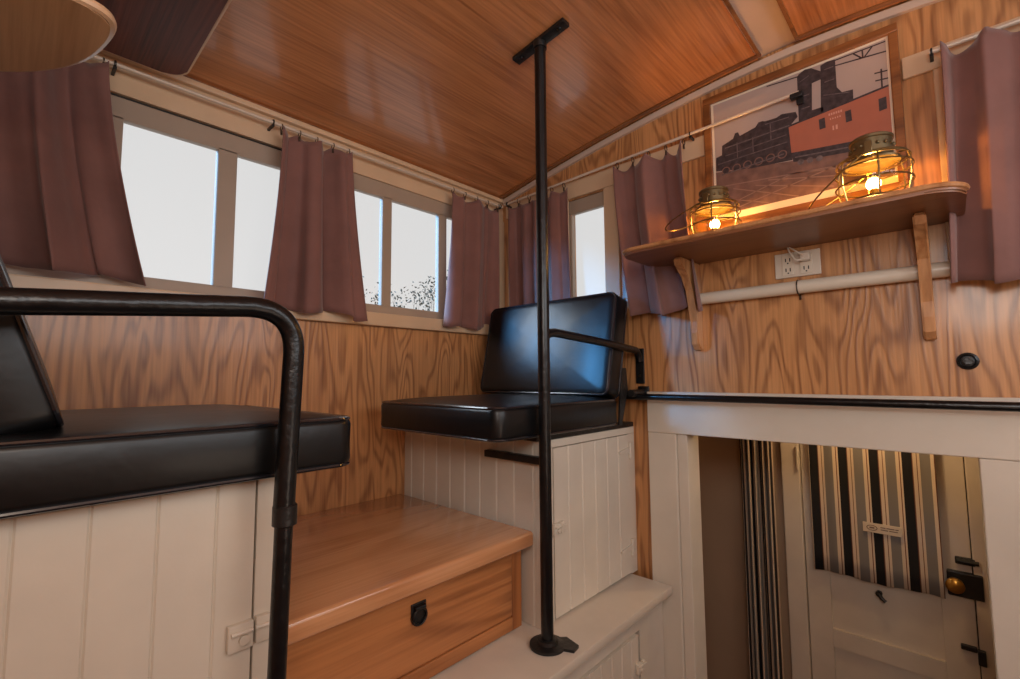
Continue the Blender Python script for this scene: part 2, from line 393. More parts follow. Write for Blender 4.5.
bm = bmesh.new(); tube(bm, [(1.596, .765, -.775), (1.596, .742, -.775), (1.596, .739, -.775), (1.596, .715, -.775), (1.596, .706, -.775)], [.012, .012, .024, .027, .012], 20)
obj('door_knob', bm, M['brass'], lk, smooth=True)
bm = bmesh.new(); box(bm, 1.600, 1.655, .772, .7895, -.71, -.685, bev=.003); disc(bm, (1.635, .77, -.697), .008, 0, .06); obj('bolt', bm, M['blackm'], d)
bm = bmesh.new(); box(bm, 1.598, 1.642, .772, .7895, -1.018, -1.0, bev=.003); box(bm, 1.642, 1.664, .755, .774, -1.052, -1.0, bev=.003); obj('latch', bm, M['blackm'], d)
bm = bmesh.new(); disc(bm, (1.363, .782, -.893), .011, 1, .016); tube(bm, [(1.363, .778, -.893), (1.372, .77, -.905), (1.385, .768, -.915)], .007, 10); obj('pull', bm, M['blackm'], d)
bm = bmesh.new(); box(bm, 1.095, 1.108, .768, .7745, -.42, -.33, bev=.002); disc(bm, (1.1, .765, -.375), .006, 2, .1); obj('hinge', bm, M['white'], d)

# ------------------------------------------------------------------ curtains
def curtain(name, label, axis, plane, t0, t1, b0, b1, zt, zb, nf, off, amp, seed, mat='cloth', group=None, hooks=None, lift=.0, ampb=1.6, rodoff=None, phase=0., sag=.018, cat='curtain'):
    rnd = random.Random(seed); nu, nv = 22*max(2, nf), 26
    ph = [rnd.uniform(0, 2*PI) for _ in range(4)]
    bm = bmesh.new(); lay = bm.verts.layers.float.new('u_along')
    grid = []
    hooks = hooks or max(2, nf)
    for j in range(nv+1):
        v = j/nv; row = []
        for i in range(nu+1):
            s = i/nu
            ss = s+.025*math.sin(2*PI*s*1.7+ph[0])*math.sin(PI*s)
            e = v**1.5
            u = (t0+(t1-t0)*ss)*(1-e)+(b0+(b1-b0)*ss)*e
            A = amp*(1+(ampb-1)*v)
            w = math.sin(2*PI*nf*ss+phase+.5*math.sin(2*PI*ss+ph[1])+.35*v*math.sin(ph[2]+3*s))
            w = math.copysign(abs(w)**.6, w)
            dd = off+A*w+.35*A*math.sin(2*PI*(nf*1.7)*s+ph[3]+v)+.01*v
            u += .45*A*math.sin(4*PI*nf*ss*1.0+2*phase+ph[2]*.3)*(.4+.6*v)
            z = zt-(zt-zb)*v
            z -= sag*abs(math.sin(PI*hooks*s))*(1-v)**3
            z += (-.012*math.sin(2*PI*nf*ss+phase)+.006*math.sin(9*s+ph[0])+lift*(s-.5))*v**3
            dd = max(dd, .009)
            p = (plane[0]+dd, u, z) if axis == 0 else (u, plane[1]-dd, z)
            vt = bm.verts.new(p); vt[lay] = s; row.append(vt)
        grid.append(row)
    for j in range(nv):
        for i in range(nu): bm.faces.new((grid[j][i], grid[j][i+1], grid[j+1][i+1], grid[j+1][i]))
    o = obj(name, bm, M[mat], smooth=True, angle=180)
    so = o.modifiers.new('thick', 'SOLIDIFY'); so.thickness = .003; so.offset = 0
    tag(o, label, cat, group)
    # rings clipped along the top
    if rodoff is not None:
        for h in range(hooks+1):
            s = h/hooks; u = t0+(t1-t0)*(.02+.96*s)
            c = (plane[0]+rodoff, u, zt+.006) if axis == 0 else (u, plane[1]-rodoff, zt+.006)
            bm = bmesh.new(); rings_torus(bm, c, .0105, .0016, 1 if axis == 0 else 0, 14, 6)
            box(bm, c[0]-.003, c[0]+.003, c[1]-.003, c[1]+.003, c[2]-.026, c[2]-.011, bev=.001, seg=1)
            obj('curtain_ring', bm, M['ring'], o, smooth=True)
    return o
ZR = .846
A0 = (0, 0)
curtain('window_curtain', 'wide mauve curtain at the far left, under the rounded wooden shelf', 0, A0, -1.99, -1.56, -1.99, -1.462, ZR-.012, .262, 3, .056, .026, 3, rodoff=.042, hooks=7, phase=1.2)
curtain('window_curtain', 'mauve curtain hanging between the two big side windows', 0, A0, -1.118, -.868, -1.17, -.812, ZR-.012, .224, 2, .05, .020, 11, rodoff=.042, hooks=4, phase=2.4, lift=-.01)
curtain('window_curtain', 'mauve curtain at the corner end of the side window, left of the black seat back', 0, A0, -.375, -.075, -.425, -.105, ZR-.012, .222, 2, .040, .015, 21, rodoff=.042, hooks=4, phase=.6)
ZB = .856
curtain('window_curtain', 'mauve curtain directly behind the tall black pole, falling behind the seat back', 1, A0,   .07, .425, .09, .445, ZB-.012, .25, 4, .034, .009, 5, rodoff=.042, hooks=5, phase=.4)
curtain('window_curtain', 'mauve curtain beside the small end window, left of the lantern shelf', 1, A0, .683, .97, .762, 1.03, ZB-.006, .232, 2, .05, .020, 8, rodoff=.042, hooks=4, phase=1.9, sag=.03)
curtain('window_curtain', 'mauve curtain at the right edge, beyond the end of the lantern shelf', 1, A0, 1.660, 2.02, 1.635, 2.03, ZB+.002, .228, 3, .072, .018, 17, rodoff=.042, hooks=4, phase=2.8, sag=.03)
def rod(label, pts, r, brk, ax, mat='rod'):
    o = thing('curtain_rod', label, 'curtain rod', pts[0], 'curtain rods under the ceiling')
    bm = bmesh.new(); tube(bm, pts, r, 12); obj('rod', bm, M[mat], o, smooth=True)
    for p in brk:
        bm = bmesh.new(); p = Vector(p)
        if ax == 0: box(bm, .0005, p.x+.004, p.y-.004, p.y+.004, p.z-.014, p.z-.006, bev=.001, seg=1)
        else: box(bm, p.x-.004, p.x+.004, p.y-.004, -.0125, p.z-.014, p.z-.006, bev=.001, seg=1)
        rings_torus(bm, p, .008, .0025, 1 if ax == 0 else 0, 12, 6)
        obj('rod_bracket', bm, M['blackm'], o, smooth=True)
rod('long pale curtain rod above the side windows on the left', [(.042, -2.05, ZR), (.042, -.05, ZR)], .0055, [(.042, -1.545, ZR), (.042, -1.14, ZR), (.042, -.065, ZR)], 0)
rod('thin pale curtain rod on the end wall, reaching across the train picture', [(.05, -.042, ZB), (1.335, -.042, ZB+.03)], .0055, [(.07, -.042, ZB), (.99, -.042, ZB+.02)], 1)
rod('short pale curtain rod over the curtain at the right edge', [(1.64, -.042, ZB+.008), (2.4, -.042, ZB+.008)], .006, [(1.645, -.042, ZB+.008)], 1)
bm = bmesh.new(); box(bm, 1.31, 1.345, -.05, -.031, ZB+.014, ZB+.03, bev=.003); box(bm, 1.325, 1.345, -.034, -.0275, ZB-.004, ZB+.03, bev=.002)
rb = obj('rod_holder', bm, M['blackm']); tag(rb, 'small dark hook holding the rod end on the train picture', 'hook')

# ------------------------------------------------------------------ seats
def cushion(x0, x1, y0, y1, z0, z1, r=.02, puff=.008, cut=None):
    bm = bmesh.new(); box(bm, x0, x1, y0, y1, z0, z1)
    bmesh.ops.subdivide_edges(bm, edges=list(bm.edges), cuts=9, use_grid_fill=True)
    cx, cy, cz = (x0+x1)/2, (y0+y1)/2, (z0+z1)/2; hx, hy, hz = (x1-x0)/2, (y1-y0)/2, (z1-z0)/2
    for v in bm.verts:
        p = v.co-Vector((cx, cy, cz)); q = Vector((p.x/hx, p.y/hy, p.z/hz))
        k = puff*(1-abs(q.x)**4)*(1-abs(q.y)**4)
        v.co.z += k*(1 if q.z > 0 else -0.2)*abs(q.z)
    return bm
def rrect(x0, x1, y0, y1, z, r, n=6):
    pts = []
    for cx, cy, a0 in ((x1-r, y1-r, 0), (x0+r, y1-r, 90), (x0+r, y0+r, 180), (x1-r, y0+r, 270)):
        for k in range(n+1):
            a = math.radians(a0+90*k/n); pts.append((cx+r*math.cos(a), cy+r*math.sin(a), z))
    return pts
def rcushion(x0, x1, y0, y1, z0, z1, r, puff):
    """rounded-corner upholstered slab: outline rings, soft shoulders, crowned top"""
    bm = bmesh.new(); rings = []
    cx, cy = (x0+x1)/2, (y0+y1)/2
    H = z1-z0
    prof = [(.012, 0), (.003, .006), (0, .016), (0.001, H*.5), (0, H-.014), (.004, H-.004), (.012, H)]
    for ins, h in prof:
        rings.append([bm.verts.new((p[0], p[1], z0+h)) for p in rrect(x0+ins, x1-ins, y0+ins, y1-ins, 0, max(.008, r-ins))])
    for A, Bv in zip(rings, rings[1:]):
        n = len(A)
        for k in range(n): bm.faces.new((A[k], A[(k+1) % n], Bv[(k+1) % n], Bv[k]))
    last = rings[-1]
    for t in (.06, .15, .3, .5, .72, .92):
        new = []
        for v in rings[-1]:
            p = v.co; new.append(bm.verts.new((p.x+(cx-p.x)*t, p.y+(cy-p.y)*t, z1+puff*(1-(1-t)**3))))
        n = len(new)
        for k in range(n): bm.faces.new((last[k], last[(k+1) % n], new[(k+1) % n], new[k]))
        last = new
    bm.faces.new(last); bm.faces.new(rings[0][::-1])
    return bm
def xform(bm, Mx):
    bmesh.ops.transform(bm, matrix=Mx, verts=bm.verts)
def make_seat(label, sx0, sx1, yf, yb, z0, z1, bx0, bx1, by_bot, by_top, bz0, bz1, bth, sgn):
    """sgn=+1: faces -Y (back toward +Y); -1: faces +Y"""
    t = thing('caboose_seat', label, 'seat', ((sx0+sx1)/2, (yf+yb)/2, z0), 'black vinyl seats')
    y0, y1 = min(yf, yb), max(yf, yb)
    s = obj('seat_cushion', rcushion(sx0, sx1, y0, y1, z0, z1, .035, .018), M['vinyl'], t, smooth=True, angle=60)
    for z, i in ((z1-.003, .003), (z0+.006, .002)):
        bm = bmesh.new(); tube(bm, rrect(sx0+i, sx1-i, y0+i, y1-i, z, .038), .004, 8, closed=True); obj('piping', bm, M['piping'], s, smooth=True)
    # backrest: slab standing in XZ, leaning back
    H = math.hypot(bz1-bz0, by_top-by_bot); ang = math.atan2((by_top-by_bot)*sgn, bz1-bz0)
    def place(bm):   # local: x along X, y height, z thickness (front at z=bth)
        m = Matrix.Translation((0, by_bot, bz0)) @ Matrix(((1, 0, 0, 0), (0, sgn*math.sin(ang), -sgn*math.cos(ang), 0), (0, math.cos(ang), math.sin(ang), 0), (0, 0, 0, 1)))
        xform(bm, m)
    bm = rcushion(bx0, bx1, 0, H, -bth, 0, .03, .010); place(bm)
    b = obj('backrest', bm, M['vinyl'], t, smooth=True, angle=60)
    for z, i in ((-.004, .003), (-bth+.006, .002)):
        bm = bmesh.new(); tube(bm, rrect(bx0+i, bx1-i, i, H-i, z, .028), .004, 8, closed=True); place(bm); obj('piping', bm, M['piping'], b, smooth=True)
    return t
seatR = make_seat('black vinyl seat in the corner, back against the end wall beyond the tall pole', .148, .745, -.80, -.165, -.178, -.083, .07, .738, -.235, -.155, -.068, .318, .085, 1)
seatL = make_seat('black vinyl seat at the left edge, inside the bent black handrail', .12, .755, -1.212, -1.86, -.176, -.078,   .13, .712, -1.638, -1.785, -.066, .37, .1, -1)
# iron seat rails and side strap of the corner seat
bm = bmesh.new(); box(bm, .49, .735, -.607, -.584, -.262, -.240, bev=.002); obj('seat_rail', bm, M['blackm'], seatR)
bm = bmesh.new(); box(bm, .66, .712, -.60, -.012, -.196, -.1795, bev=.002); obj('seat_rail', bm, M['blackm'], seatR)
bm = bmesh.new(); prism(bm, [(-.168, -.178), (-.15, -.178), (-.10, -.05), (-.11, .03), (-.135, .03), (-.155, -.06)], 0, .7355, .742); obj('hinge_strap', bm, M['blackm'], seatR)

# ------------------------------------------------------------------ seat cabinets
def cab_latch(parent, x, y, z, s=1.0, split=.0):
    bm = bmesh.new(); box(bm, x, x+.012, y-.034*s, y+.006*s, z-.022*s, z+.022*s, bev=.002); disc(bm, (x+.013, y-.01*s, z-.004), .008*s, 0, .01)
    tube(bm, [(x+.014, y-.03*s, z+.008), (x+.014, y+.004*s, z+.008)], .004*s, 8)
    a = obj('latch', bm, M['white'], parent, smooth=True)
    bm = bmesh.new(); box(bm, x, x+.012, y+.010*s, y+.034*s, z-.02*s, z+.024*s, bev=.002); tube(bm, [(x+.014, y+.008*s, z+.008), (x+.014, y+.032*s, z+.008)], .004*s, 8)
    obj('strike', bm, M['white'], a, smooth=True)
def t_hinge(parent, x, y, z, s=1.0):
    bm = bmesh.new(); box(bm, x, x+.004, y+.004, y+.026*s, z-.03*s, z+.03*s, bev=.001, seg=1)
    prism(bm, [(y+.002, z-.012), (y+.002, z+.012), (y-.075*s, z+.004), (y-.075*s, z-.004)], 0, x, x+.006)
    disc(bm, (x+.004, y+.003, z), .0055, 2, .06*s)
    obj('hinge', bm, M['white'], parent)
LZ = -.745
c = thing('seat_cabinet', 'white beadboard cabinet under the corner seat behind the tall pole', 'cabinet', (.35, -.3, LZ), 'white seat cabinets')
bm = bmesh.new(); beadboard(bm, 1, -.583, -1, .002, .696, LZ+.001, -.198, [.05+.079*i for i in range(9)])
box(bm, .002, .696, -.570, -.002, -.215, -.1985); obj('body', bm, M['white'], c)
bm = bmesh.new(); box(bm, .6965, .708, -.583, -.52, LZ+.001, -.198); box(bm, .6965, .708, -.52, -.002, -.222, -.198); box(bm, .6965, .708, -.045, -.002, LZ+.001, -.223); obj('face_frame', bm, M['white'], c)
bm = bmesh.new(); beadboard(bm, 0, .710, 1, -.517, -.048, LZ+.008, -.225, [-.517+.078*i for i in range(1, 6)], thick=.013); dr = obj('door', bm, M['white'], c)
cab_latch(dr, .7105, -.505, -.47, .8); t_hinge(dr, .7105, -.05, -.285); t_hinge(dr, .7105, -.05, -.645)
c = thing('seat_cabinet', 'white beadboard cabinet under the seat at the left edge', 'cabinet', (.35, -1.7, LZ), 'white seat cabinets')
bm = bmesh.new(); beadboard(bm, 1, -1.343, 1, .002, .696, LZ+.001, -.18, [.05+.079*i for i in range(9)])
box(bm, .002, .696, -2.08, -1.356, -.197, -.1805); obj('body', bm, M['white'], c)
bm = bmesh.new(); box(bm, .6965, .708, -1.3785, -1.343, LZ+.001, -.18); obj('face_frame', bm, M['white'], c)
bm = bmesh.new(); beadboard(bm, 0, .708, 1, -2.038, -1.3825, LZ+.006, -.184, [-1.443, -1.525, -1.606, -1.684, -1.765, -1.85, -1.94], w=.003, d=.003, thick=.0115); dr = obj('door', bm, M['white'], c)
cab_latch(dr, .7085, -1.388, -.442, 1.0)

# ------------------------------------------------------------------ wooden step chest with drawer
s = thing('storage_step', 'varnished wooden chest with a drawer between the two seats', 'chest', (.35, -.97, LZ))
bm = bmesh.new()
box(bm, .003, .697, -1.3405, -.598, -.504, -.459, bev=.01, seg=3); obj('top', bm, M['step'], s, smooth=True)
bm = bmesh.new(); box(bm, .006, .6280, -1.338, -.603, LZ+.001, LZ+.02); box(bm, .006, .6280, -.62, -.603, LZ+.02, -.5045); box(bm, .006, .6280, -1.338, -1.32, LZ+.02, -.5045); box(bm, .006, .02, -1.32, -.62, LZ+.02, -.5045); obj('body', bm, M['oakv'], s)
bm = bmesh.new(); box(bm, .6285, .6480, -.645, -.603, LZ+.001, -.5045, bev=.001, seg=1); obj('stile', bm, M['oakv'], s)
bm = bmesh.new(); box(bm, .6285, .6480, -1.338, -1.31, LZ+.001, -.5045, bev=.001, seg=1); obj('stile', bm, M['oakv'], s)
bm = bmesh.new(); box(bm, .6310, .6520, -1.307, -.648, -.70, -.517, bev=.004); box(bm, .6310, .6540, -1.307, -.648, -.7395, -.702, bev=.003)
dw = obj('drawer', bm, M['oak'], s)
bm = bmesh.new(); box(bm, .6525, .6570, -1.007, -.963, -.578, -.545, bev=.002); disc(bm, (.6550, -.985, -.578), .022, 0, .005)
pl = obj('pull_plate', bm, M['blackm'], dw)
bm = bmesh.new(); rings_torus(bm, (.6605, -.985, -.576), .019, .0035, 0, 20, 8); disc(bm, (.6600, -.985, -.556), .006, 1, .03); obj('pull_ring', bm, M['black'], pl, smooth=True)

# ------------------------------------------------------------------ white ledge with cupboard below
l = thing('platform_ledge', 'painted white ledge board that carries the tall black pole', 'ledge', (.78, -1.05, ZF))
bm = bmesh.new(); box(bm, .002, .864, -2.09, -.04, LZ-.03, LZ, bev=.005); obj('ledge_board', bm, M['white_low'], l, smooth=True)
bm = bmesh.new(); box(bm, .80, .817, -2.09, -.0275, ZF+.001, ZF+.1); box(bm, .80, .817, -.20, -.0275, ZF+.1, LZ-.031); box(bm, .80, .817, -2.09, -.75, ZF+.1, LZ-.031); box(bm, .80, .817, -.75, -.20, -.85, LZ-.031); obj('panel', bm, M['white_low'], l)
bm = bmesh.new(); beadboard(bm, 0, .823, 1, -.747, -.222, ZF+.11, -.856, [-.747+.06*i for i in range(1, 9)], thick=.014); dr = obj('door', bm, M['white_low'], l)
cab_latch(dr, .8235, -.222, -.955, .7)
bm = bmesh.new(); box(bm, .8175, .835, -2.09, -.0275, LZ-.055, LZ-.0305, bev=.003); obj('moulding', bm, M['white_low'], l)

# ------------------------------------------------------------------ poles and rails
g = thing('grab_pole', 'tall black pole from the white ledge up to the ceiling', 'pole', (.775, -.635, LZ))
PX, PY = .772, -.635
bm = bmesh.new(); tube(bm, [(PX, PY, LZ+.012), (PX, PY, ceil_z(PX)-.018)], .0175, 24); obj('pole', bm, M['black'], g, smooth=True)
bm = bmesh.new(); lathe(bm, [(.05, 0), (.05, .007), (.03, .011), (.028, .02), (.022, .022)], (PX, PY, LZ+.0005), 28); prism(bm, [(PX-.01, PY+.03), (PX+.03, PY+.0), (PX+.075, PY+.02), (PX+.07, PY+.05), (PX+.02, PY+.062)], 2, LZ+.0005, LZ+.008)
obj('floor_flange', bm, M['blackm'], g, smooth=True)
bm = bmesh.new(); zc = ceil_z(PX)
box(bm, PX-.10, PX+.10, PY-.017, PY+.017, -.012, 0, bev=.002)
for v in bm.verts: v.co.z += ceil_z(v.co.x)-.0015
tube(bm, [(PX, PY, zc-.03), (PX, PY, zc-.006)], .021, 20)
pt = obj('ceiling_plate', bm, M['blackm'], g, smooth=True)
for dx in (-.075, .075):
    bm = bmesh.new(); z = ceil_z(PX+dx)-.0135; lathe(bm, [(.003, -.004), (.007, -.003), (.008, 0)], (PX+dx, PY, z), 12); obj('bolt', bm, M['black'], pt, smooth=True)
bm = bmesh.new(); tube(bm, fillet([(PX-.01, PY+.01, .118), (PX-.014, PY+.06, .134), (.752, -.30, .118), (.745, -.022, .098), (.745, -.012, .055)], [.02, .06, .03, .014]), .0135, 14); obj('arm_bar', bm, M['black'], g, smooth=True)
bm = bmesh.new(); box(bm, .726, .762, -.0075, -.0005, -.03, .107, bev=.002); ap = obj('arm_plate', bm, M['blackm'], g)
for z in (.07, .0):
    bm = bmesh.new(); disc(bm, (.744, -.0085, z), .005, 1, .003); obj('screw', bm, M['ring'], ap)

g = thing('handrail', 'bent black pipe handrail around the seat at the left edge', 'handrail', (.80, -1.37, LZ))
bm = bmesh.new(); tube(bm, fillet([(.8, -2.02, .069), (.8, -1.71, .096), (.8, -1.357, .124), (.8, -1.369, -.225)], [.1, .085], 14), .0172, 24); obj('upper_pipe', bm, M['black'], g, smooth=True)
bm = bmesh.new(); tube(bm, [(.8, -1.368, -.245), (.8, -1.376, LZ+.01)], .0145, 20); obj('lower_pipe', bm, M['black'], g, smooth=True)
bm = bmesh.new(); lathe(bm, [(.0165, -.247), (.0195, -.245), (.0195, -.214), (.0176, -.212)], (.8, -1.367, 0), 20); obj('collar', bm, M['blackm'], g, smooth=True)
bm = bmesh.new(); lathe(bm, [(.042, 0), (.042, .007), (.02, .012)], (.8, -1.374, LZ+.0005), 24); obj('floor_flange', bm, M['blackm'], g, smooth=True)
bm = bmesh.new(); disc(bm, (.8, -2.04, .073), .035, 1, .01); tube(bm, [(.8, -2.094, .07), (.8, -2.015, .0752)], .0172, 18); obj('wall_flange', bm, M['blackm'], g, smooth=True)

g = thing('safety_rail', 'horizontal black pipe across the top of the white doorway', 'rail', (.72, -.06, -.08), None)
bm = bmesh.new(); tube(bm, [(.70, -.072, -.078), (2.5, -.072, -.08)], .0115, 16); obj('pipe', bm, M['black'], g, smooth=True)
bm = bmesh.new(); disc(bm, (.758, -.06, -.065), .014, 1, .10); box(bm, .735, .781, -.012, -.0005, -.095, -.04, bev=.004); obj('end_bracket', bm, M['blackm'], g, smooth=True)
bm = bmesh.new(); disc(bm, (2.45, -.05, -.08), .014, 1, .046); obj('end_bracket', bm, M['blackm'], g, smooth=True)

# ------------------------------------------------------------------ lantern shelf
sh = thing('wall_shelf', 'brown wooden shelf on the end wall carrying two lit lanterns', 'shelf', (1.27, -.001, .41))
def shelf_poly(x0, x1, d, r0, r1):
    p = [(x0, -.0005)]
    for k in range(9):
        a = PI+PI/2*k/8; p.append((x0+r0+r0*math.cos(a), -d+r0+r0*math.sin(a)))
    for k in range(9):
        a = 1.5*PI+PI/2*k/8; p.append((x1-r1+r1*math.cos(a), -d+r1+r1*math.sin(a)))
    p.append((x1, -.0005)); return p
bm = bmesh.new(); prism(bm, shelf_poly(.838, 1.683, .312, .05, .07), 2, .402, .424)
bmesh.ops.bevel(bm, geom=[e for e in bm.edges if abs(e.verts[0].co.z-e.verts[1].co.z) < 1e-5], offset=.004, segments=2, affect='EDGES')
obj('board', bm, M['shelf'], sh, smooth=True)
bm = bmesh.new(); tube(bm, [(a, b, .417) for a, b in shelf_poly(.838, 1.683, .312, .05, .07)[1:-1]], .0065, 8); obj('edging', bm, M['bracket'], sh, smooth=True)
prof = [(-.002, .401), (-.165, .401), (-.175, .392), (-.165, .372), (-.11, .345), (-.075, .30), (-.06, .24), (-.045, .19), (-.05, .15), (-.045, .11), (-.025, .092), (-.002, .088)]
for x in (.966, 1.585):
    bm = bmesh.new(); prism(bm, [(a, b) for a, b in prof], 0, x, x+.026)
    bmesh.ops.bevel(bm, geom=[e for e in bm.edges if abs(e.verts[0].co.x-e.verts[1].co.x) < 1e-5 and min(e.verts[0].co.y, e.verts[1].co.y) < -.003], offset=.004, segments=2, affect='EDGES')
    obj('bracket', bm, M['bracket'], sh)

def lantern(label, X, Y, s, bang):
    Z = .425
    t = thing('railroad_lantern', label, 'lantern', (X, Y, Z), 'railroad lanterns on the shelf')
    bm = bmesh.new(); lathe(bm, [(.056*s, 0), (.06*s, .004), (.06*s, .016*s), (.05*s, .024*s), (.032*s, .028*s), (.03*s, .036*s)], (X, Y, Z+.001), 28); obj('fount', bm, M['tin'], t, smooth=True)
    bm = bmesh.new(); lathe(bm, [(.036*s, .037*s), (.054*s, .05*s), (.066*s, .072*s), (.066*s, .092*s), (.056*s, .112*s), (.044*s, .124*s)], (X, Y, Z), 28, cap=False); obj('globe', bm, M['globe'], t, smooth=True, angle=180)
    bm = bmesh.new(); bmesh.ops.create_uvsphere(bm, u_segments=16, v_segments=10, radius=.017*s, matrix=Matrix.Translation((X, Y, Z+.070*s))); obj('bulb', bm, M['bulb'], t, smooth=True, angle=180)
    bm = bmesh.new(); tube(bm, [(X, Y, Z+.038*s), (X, Y, Z+.056*s)], .009*s, 12); obj('socket', bm, M['brass'], t, smooth=True)
    bm = bmesh.new(); lathe(bm, [(.060*s, .123*s), (.062*s, .128*s), (.054*s, .134*s), (.046*s, .138*s), (.046*s, .182*s), (.049*s, .184*s), (.049*s, .190*s), (.044*s, .194*s)], (X, Y, Z), 28, cap=False)
    for k in range(16):
        a = 2*PI*k/16; c = (X+.047*s*math.cos(a), Y+.047*s*math.sin(a), Z+.165*s)
        bmesh.ops.create_uvsphere(bm, u_segments=8, v_segments=6, radius=.005*s, matrix=Matrix.Translation(c))
    obj('chimney_cap', bm, M['tin'], t, smooth=True)
    bm = bmesh.new()
    for z, R in ((.02, .072), (.066, .084), (.106, .084), (.128, .080)): rings_torus(bm, (X, Y, Z+z*s), R*s, .0022*s, 2, 32, 6)
    rings_torus(bm, (X, Y, Z+.134*s), .076*s, .0022*s, 2, 32, 6)
    for k in range(6):
        a = 2*PI*k/6+.75
        pts = [(X+R*s*math.cos(a), Y+R*s*math.sin(a), Z+z*s) for R, z in ((.060, .006), (.074, .022), (.084, .066), (.084, .106), (.078, .132), (.06, .133))]
        tube(bm, fillet(pts, .006, 4), .0022*s, 6)
    obj('wire_guard', bm, M['wire'], t, smooth=True)
    # bail handle fallen to one side
    bm = bmesh.new(); pts = []
    for k in range(25):
        a = PI*k/24; r = .078*s; u = math.sin(a)**.8*.185*s
        pts.append((X-u*math.cos(bang), Y+math.cos(a)*r, Z+.138*s-u*math.sin(bang)))
    tube(bm, pts, .0022*s, 8)
    for sg in (-1, 1): box(bm, X-.008*s, X+.008*s, Y+sg*.078*s-.004, Y+sg*.078*s+.004, Z+.126*s, Z+.160*s, bev=.001, seg=1)
    obj('bail_handle', bm, M['wire'], t, smooth=True)
    L = bpy.data.lights.new('lantern_light', 'POINT'); L.energy = LANT; L.color = (1, .46, .11); L.shadow_soft_size = .012
    lo = bpy.data.objects.new('lantern_light', L); COL.objects.link(lo); lo.location = (0, 0, .101*s); lo.parent = t
LANT = 2.6
lantern('smaller lit wire-guard lantern on the left half of the shelf', 1.10, -.15, .92, .28)
lantern('larger lit wire-guard lantern near the right end of the shelf', 1.515, -.185, .97, .62)

# ------------------------------------------------------------------ framed train picture
p = thing('framed_picture', 'wood-framed railway picture above the lantern shelf', 'picture', (1.305, 0, .5))
FX0, FX1, FZ0, FZ1 = 1.032, 1.579, .505, .996
def fbar(bm, x0, x1, z0, z1): box(bm, x0, x1, -.028, -.001, z0, z1, bev=.003)
bm = bmesh.new(); fbar(bm, FX0, FX1, FZ1-.026, FZ1); fbar(bm, FX0, FX1, FZ0, FZ0+.03); fbar(bm, FX0, FX0+.026, FZ0+.03, FZ1-.026); fbar(bm, FX1-.022, FX1, FZ0+.03, FZ1-.026)
obj('frame', bm, M['frame'], p)
obj('mount', B(1.057, 1.558, -.018, -.0015, .534, .971), M['mat'], p)
bm = bmesh.new(); yy = [-.0185]; lay = []
def poly(pts, mi, dy):
    f = bm.faces.new([bm.verts.new((x, -.0185-dy, z)) for x, z in pts]); f.material_index = mi
def stroke(a, b, w, mi, dy):
    a, b = Vector(a), Vector(b); d = (b-a).normalized(); n = Vector((-d.y, d.x))*w/2
    poly([tuple(a-n), tuple(b-n), tuple(b+n), tuple(a+n)], mi, dy)
poly([(1.066, .56), (1.551, .56), (1.551, .963), (1.066, .963)], 0, 0)
poly([(1.066, .715), (1.29, .683), (1.551, .647), (1.551, .56), (1.066, .56)], 1, .0002)
for (a, b) in [((1.191, .633), (1.407, .568)), ((1.121, .642), (1.314, .562)), ((1.086, .616), (1.228, .564)), ((1.23, .64), (1.52, .575)), ((1.3, .64), (1.54, .60)), ((1.08, .66), (1.5, .62)), ((1.07, .58), (1.3, .64)), ((1.1, .565), (1.42, .63))]: stroke(a, b, .0035, 4, .0004)
loco = [(1.067, .72), (1.069, .768), (1.089, .772), (1.091, .805), (1.128, .818), (1.135, .835), (1.145, .835), (1.15, .82), (1.2, .832), (1.21, .845), (1.222, .845), (1.23, .841), (1.264, .84), (1.279, .846), (1.319, .838), (1.324, .82), (1.303, .80), (1.303, .684), (1.18, .695)]
poly(loco, 2, .0005)
poly([(1.301, .708), (1.551, .679), (1.551, .649), (1.305, .676)], 2, .0005)
poly([(1.297, .797), (1.551, .821), (1.551, .679), (1.301, .708)], 3, .0006)
stroke((1.292, .797), (1.551, .823), .006, 2, .0008)
for w in ([(1.379, .788), (1.395, .789), (1.396, .756), (1.38, .755)], [(1.446, .787), (1.461, .788), (1.462, .753), (1.447, .752)], [(1.526, .792), (1.544, .793), (1.544, .757), (1.526, .755)]): poly(w, 2, .0008)
poly([(1.328, .95), (1.333, .957), (1.35, .965), (1.367, .962), (1.392, .94), (1.391, .914), (1.367, .912), (1.362, .80), (1.326, .80)], 2, .0004)
poly([(1.392, .958), (1.41, .963), (1.43, .96), (1.43, .871), (1.442, .85), (1.469, .847), (1.468, .81), (1.386, .81), (1.390, .9)], 2, .0004)
poly([(1.362, .825), (1.392, .825), (1.392, .80), (1.362, .80)], 2, .0004)
for a, b in [((1.43, .94), (1.551, .926)), ((1.43, .957), (1.551, .956)), ((1.475, .956), (1.494, .933)), ((1.497, .955), (1.497, .933)), ((1.52, .955), (1.501, .933)), ((1.24, .958), (1.335, .95)), ((1.537, .879), (1.536, .821)), ((1.521, .872), (1.551, .868)), ((1.522, .849), (1.551, .845))]: stroke(a, b, .004, 2, .0005)
for k in range(6): stroke((1.405+.006*k, .793), (1.409+.006*k, .793), .007, 5, .0008)
for k in range(5): stroke((1.408+.006*k, .778), (1.411+.006*k, .778), .005, 5, .0008)
stroke((1.413, .748), (1.417, .748), .014, 5, .0008); stroke((1.421, .748), (1.426, .748), .014, 5, .0008)
for x in (1.10, 1.135, 1.17, 1.205, 1.24, 1.275):
    c = [(x+.014*math.cos(2*PI*k/14), .712+.014*math.sin(2*PI*k/14)) for k in range(14)]; poly(c, 1, .0007); poly([(x+(a-x)*.75, .712+(b-.712)*.75) for a, b in c], 2, .0008)
